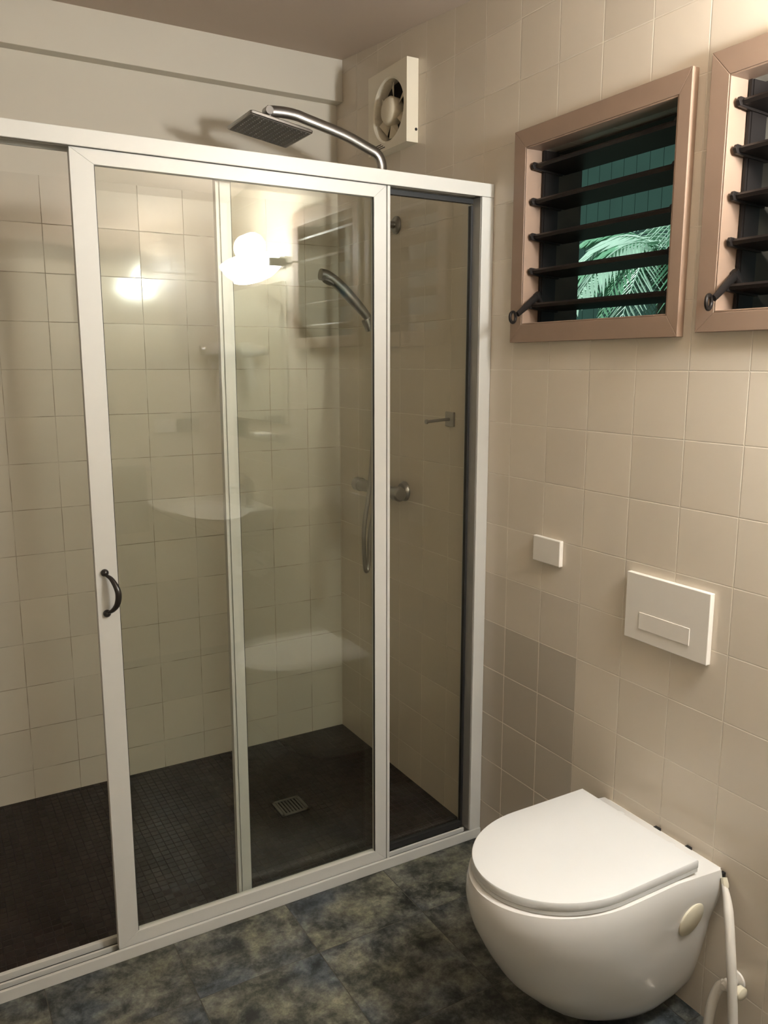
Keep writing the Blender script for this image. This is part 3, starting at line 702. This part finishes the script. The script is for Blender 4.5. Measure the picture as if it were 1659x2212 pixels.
# ------------------------------------------------------------------ the vanity end of the room (seen in the glass)
basin = thing('wall_basin', 'wide white wall-hung washbasin reflected in the shower glass', 'basin', (0, -1.66, 0.65))
BYC = -1.66
def basin_out(z, s=1.0, dz=0.0, inset=0.0):
    yc = BYC
    hw = 0.395 - inset
    prof = [(0.002 if inset == 0 else 0.002 + inset, hw), (0.20, hw), (0.35, hw), (0.378, hw - 0.012), (0.385, hw - 0.04), (0.378, hw - 0.07), (0.395, hw - 0.095), (0.430, hw - 0.14), (0.458, hw - 0.21), (0.472, hw - 0.30), (0.475, 0.0)]
    right_ = [(-a, yc + b_) for a, b_ in prof]; left_ = [(-a, yc - b_) for a, b_ in prof[-2::-1]]
    return [(x, y, z) for x, y in right_ + left_]
def shrink(pts, k, z, cx=-0.02):
    return [(cx + (x - cx) * k, -1.66 + (y + 1.39) * k, z) for x, y, _ in pts]
bo = basin_out(0.85)
bm = bmesh.new()
loft(bm, [shrink(bo, 0.25, 0.665), shrink(bo, 0.55, 0.685), shrink(bo, 0.80, 0.735), shrink(bo, 0.97, 0.778), shrink(bo, 1.0, 0.788), shrink(bo, 1.0, 0.796), shrink(bo, 0.99, 0.800)])
obj('basin_body', bm, 'basin_white', basin, smooth=True, angle=50)
bm = bmesh.new()
lathe(bm, (0, 0, 0), (0, 0, 1), [(-0.0015, 0.0), (0.0003, 0.86), (0.0008, 0.88), (0.0045, 0.965), (0.0055, 1.0), (0.0, 0.96)], 40)
for v in bm.verts: v.co = Vector((-0.285 + v.co.x * 0.155, -1.66 + v.co.y * 0.28, 0.8002 + v.co.z))
obj('basin_rim', bm, 'basin_white', basin, smooth=True)
bm = bmesh.new()
lathe(bm, (-0.085, -1.66, 0.800), (0, 0, 1), [(0, 0.026), (0.006, 0.026), (0.010, 0.021), (0.10, 0.019), (0.115, 0.021), (0.13, 0.015), (0.131, 0)], 24)
tube(bm, smooth_pts([(-0.09, -1.66, 0.88), (-0.14, -1.66, 0.905), (-0.19, -1.66, 0.895), (-0.205, -1.66, 0.875)], 5), 0.012, 12)
tap = obj('mixer_tap', bm, 'chrome', basin, smooth=True)
bm = bmesh.new(); tube(bm, [(-0.085, -1.66, 0.928), (-0.12, -1.66, 0.96), (-0.155, -1.66, 0.97)], [0.009, 0.007, 0.006], 10); obj('tap_lever', bm, 'chrome', tap, smooth=True)
bm = bmesh.new()
tube(bm, smooth_pts([(-0.20, -1.66, 0.666), (-0.20, -1.66, 0.60), (-0.19, -1.66, 0.53), (-0.14, -1.66, 0.50), (-0.09, -1.66, 0.53), (-0.04, -1.66, 0.56), (-0.001, -1.66, 0.56)], 5), 0.019, 14)
obj('waste_trap', bm, 'plastic', basin, smooth=True)
mir = thing('wall_mirror', 'tall frameless mirror above the washbasin, reflected in the shower glass', 'mirror', (0, -1.70, 1.19))
bxo('mirror_glass', 'mirror', mir, -0.007, -0.003, -2.07, -1.385, 1.195, 1.80, bevel=0.001)
bxo('mirror_backing', 'plastic', mir, -0.003, -0.0003, -2.065, -1.39, 1.20, 1.795)
sh = thing('glass_shelf', 'narrow glass shelf under the mirror', 'shelf', (0, -1.6, 1.13))
bxo('shelf_pane', 'glass_shelf', sh, -0.125, -0.001, -1.93, -1.385, 1.126, 1.133)
for yy in (-1.86, -1.45):
    bm = bmesh.new(); lathe(bm, (-0.0005, yy, 1.122), (-1, 0, 0), [(0, 0.011), (0.03, 0.011), (0.032, 0.008)], 16); obj('shelf_bracket', bm, 'chrome', sh, smooth=True)
tm = bmesh.new(); lathe(tm, (-0.062, -1.80, 1.1332), (0, 0, 1), [(0, 0.028), (0.055, 0.033), (0.055, 0.030), (0.006, 0.026), (0.006, 0)], 24)
tag(obj('tumbler', tm, 'tumbler', None, smooth=True), 'dark tumbler standing on the glass shelf', 'cup')
tm = bmesh.new(); box(tm, -0.100, -0.03, -1.56, -1.47, 1.1332, 1.152)
tag(obj('soap_bar', tm, 'paper', None, bevel=0.006), 'pale soap bar lying on the glass shelf', 'soap')
# wall lamp
lamp = thing('wall_lamp', 'lit white glass wall lamp above the mirror, reflected in the shower glass', 'lamp', (0, -1.48, 1.87))
bxo('lamp_plate', 'chrome', lamp, -0.022, -0.0005, -1.545, -1.335, 1.850, 1.890, bevel=0.002)
bm = bmesh.new()
outl, inl = [], []
seg = 32
prof = [(0.02, -0.062), (0.35, -0.056), (0.62, -0.042), (0.84, -0.018), (1.0, 0.014), (0.975, 0.016), (0.82, -0.013), (0.60, -0.036), (0.34, -0.050), (0.02, -0.056)]
LC = Vector((-0.135, -1.43, 1.852))
R_ = []
for r, z in prof:
    R_.append([LC + Vector((0.118 * r * math.cos(2*PI*k/seg), 0.215 * r * math.sin(2*PI*k/seg), z + 0.020 * r * math.sin(2*PI*k/seg))) for k in range(seg)])
loft(bm, R_, True, True)
obj('lamp_shade', bm, 'shade', lamp, smooth=True)
bm = bmesh.new(); box(bm, -0.145, -0.055, -1.228, -1.210, 1.836, 1.872); box(bm, -0.056, -0.0005, -1.222, -1.216, 1.852, 1.858)
obj('end_bracket', bm, 'grey_socket', lamp, bevel=0.001)
bm = bmesh.new(); tube(bm, [(-0.022, -1.44, 1.870), (-0.05, -1.44, 1.845)], 0.007, 10); obj('shade_arm', bm, 'chrome', lamp, smooth=True)
bm = bmesh.new(); tube(bm, [(-0.13, -1.54, 1.865), (-0.13, -1.535, 1.865), (-0.13, -1.425, 1.865), (-0.13, -1.42, 1.865)], [0.004, 0.008, 0.008, 0.004], 12); obj('bulb', bm, 'bulb', lamp, smooth=True)
pd = bpy.data.lights.new('bulb_light', 'POINT'); pd.energy = LAMP_POWER; pd.color = LAMP_COL; pd.shadow_soft_size = 0.055
pl = bpy.data.objects.new('bulb_light', pd); COL.objects.link(pl); pl.location = (-0.125, -1.45, 1.935)
# hair dryer on the rear wall
hdr = thing('hair_dryer', 'pale wall-mounted hair dryer hanging in the corner beside the mirror', 'hair dryer', (-0.09, -2.02, 1.4))
bm = bmesh.new(); lathe(bm, (-0.165, -2.015, 1.52), (1, 0, 0), [(0, 0.024), (0.03, 0.026), (0.06, 0.036), (0.105, 0.040), (0.135, 0.032), (0.145, 0.012), (0.146, 0)], 24); obj('dryer_body', bm, 'plastic', hdr, smooth=True)
bm = bmesh.new(); lathe(bm, (-0.166, -2.015, 1.52), (-1, 0, 0), [(0, 0.026), (0.016, 0.024), (0.0165, 0.018), (0.004, 0.018)], 24); obj('nozzle_ring', bm, 'chrome', hdr, smooth=True)
bm = bmesh.new(); tube(bm, [(-0.075, -2.015, 1.495), (-0.085, -2.015, 1.42), (-0.10, -2.015, 1.34)], [0.018, 0.016, 0.014], 16); obj('dryer_handle', bm, 'plastic', hdr, smooth=True)
bm = bmesh.new(); tube(bm, smooth_pts([(-0.10, -2.015, 1.345), (-0.115, -2.025, 1.25), (-0.17, -2.03, 1.14), (-0.16, -2.03, 1.30), (-0.115, -2.04, 1.44)], 6), 0.004, 8); obj('cord', bm, 'plastic', hdr, smooth=True)
bxo('wall_holder', 'plastic', hdr, -0.125, -0.055, -2.0895, -2.048, 1.43, 1.56, bevel=0.006)
so = thing('power_socket', 'white power point on the wall behind, left of the grey one', 'socket', (-0.35, YR, 1.16))
bxo('plate', 'plastic', so, -0.405, -0.305, YR + 0.0005, YR + 0.010, 1.125, 1.190, bevel=0.003)
so2 = thing('shaver_socket', 'grey power point on the wall behind, nearest the corner', 'socket', (-0.24, YR, 1.16))
bxo('plate', 'grey_socket', so2, -0.292, -0.182, YR + 0.0005, YR + 0.012, 1.125, 1.190, bevel=0.003)
tw = thing('towel_rail', 'chrome towel rail on the wall behind the camera', 'rail', (-0.55, YR, 0.98))
bm = bmesh.new(); tube(bm, [(-0.75, YR + 0.06, 0.96), (-0.42, YR + 0.06, 0.96)], 0.008, 12)
for xx in (-0.74, -0.43): tube(bm, [(xx, YR + 0.0005, 0.96), (xx, YR + 0.06, 0.96)], 0.009, 12)
obj('rail_bar', bm, 'chrome', tw, smooth=True)
bm = bmesh.new()
tprof = [(YR + 0.046, 0.72), (YR + 0.047, 0.955), (YR + 0.053, 0.9715), (YR + 0.067, 0.9715), (YR + 0.073, 0.955), (YR + 0.075, 0.66), (YR + 0.081, 0.66), (YR + 0.079, 0.957), (YR + 0.070, 0.978), (YR + 0.050, 0.978), (YR + 0.041, 0.957), (YR + 0.040, 0.72)]
loft(bm, [[(-0.70, y, z) for y, z in tprof], [(-0.585, y + 0.001, z) for y, z in tprof], [(-0.47, y, z) for y, z in tprof]])
tag(obj('hand_towel', bm, 'towel', None), 'grey hand towel folded over the chrome rail', 'towel')
tr = thing('toilet_roll_holder', 'chrome toilet roll holder on the tiles under the washbasin', 'holder', (0, -1.64, 0.56))
bm = bmesh.new(); tube(bm, [(-0.0005, -1.74, 0.54), (-0.06, -1.74, 0.54), (-0.065, -1.735, 0.54), (-0.065, -1.58, 0.54)], 0.006, 10)
lathe(bm, (-0.0005, -1.74, 0.54), (-1, 0, 0), [(0, 0.02), (0.006, 0.02), (0.007, 0)], 20); obj('holder_bar', bm, 'chrome', tr, smooth=True)
bm = bmesh.new()
lathe(bm, (-0.065, -1.715, 0.522), (0, 1, 0), [(0, 0.020), (0, 0.052), (0.1, 0.052), (0.1, 0.020)], 28)
tag(obj('toilet_roll', bm, 'paper', None, smooth=True), 'white toilet roll hanging on the chrome holder', 'toilet paper')
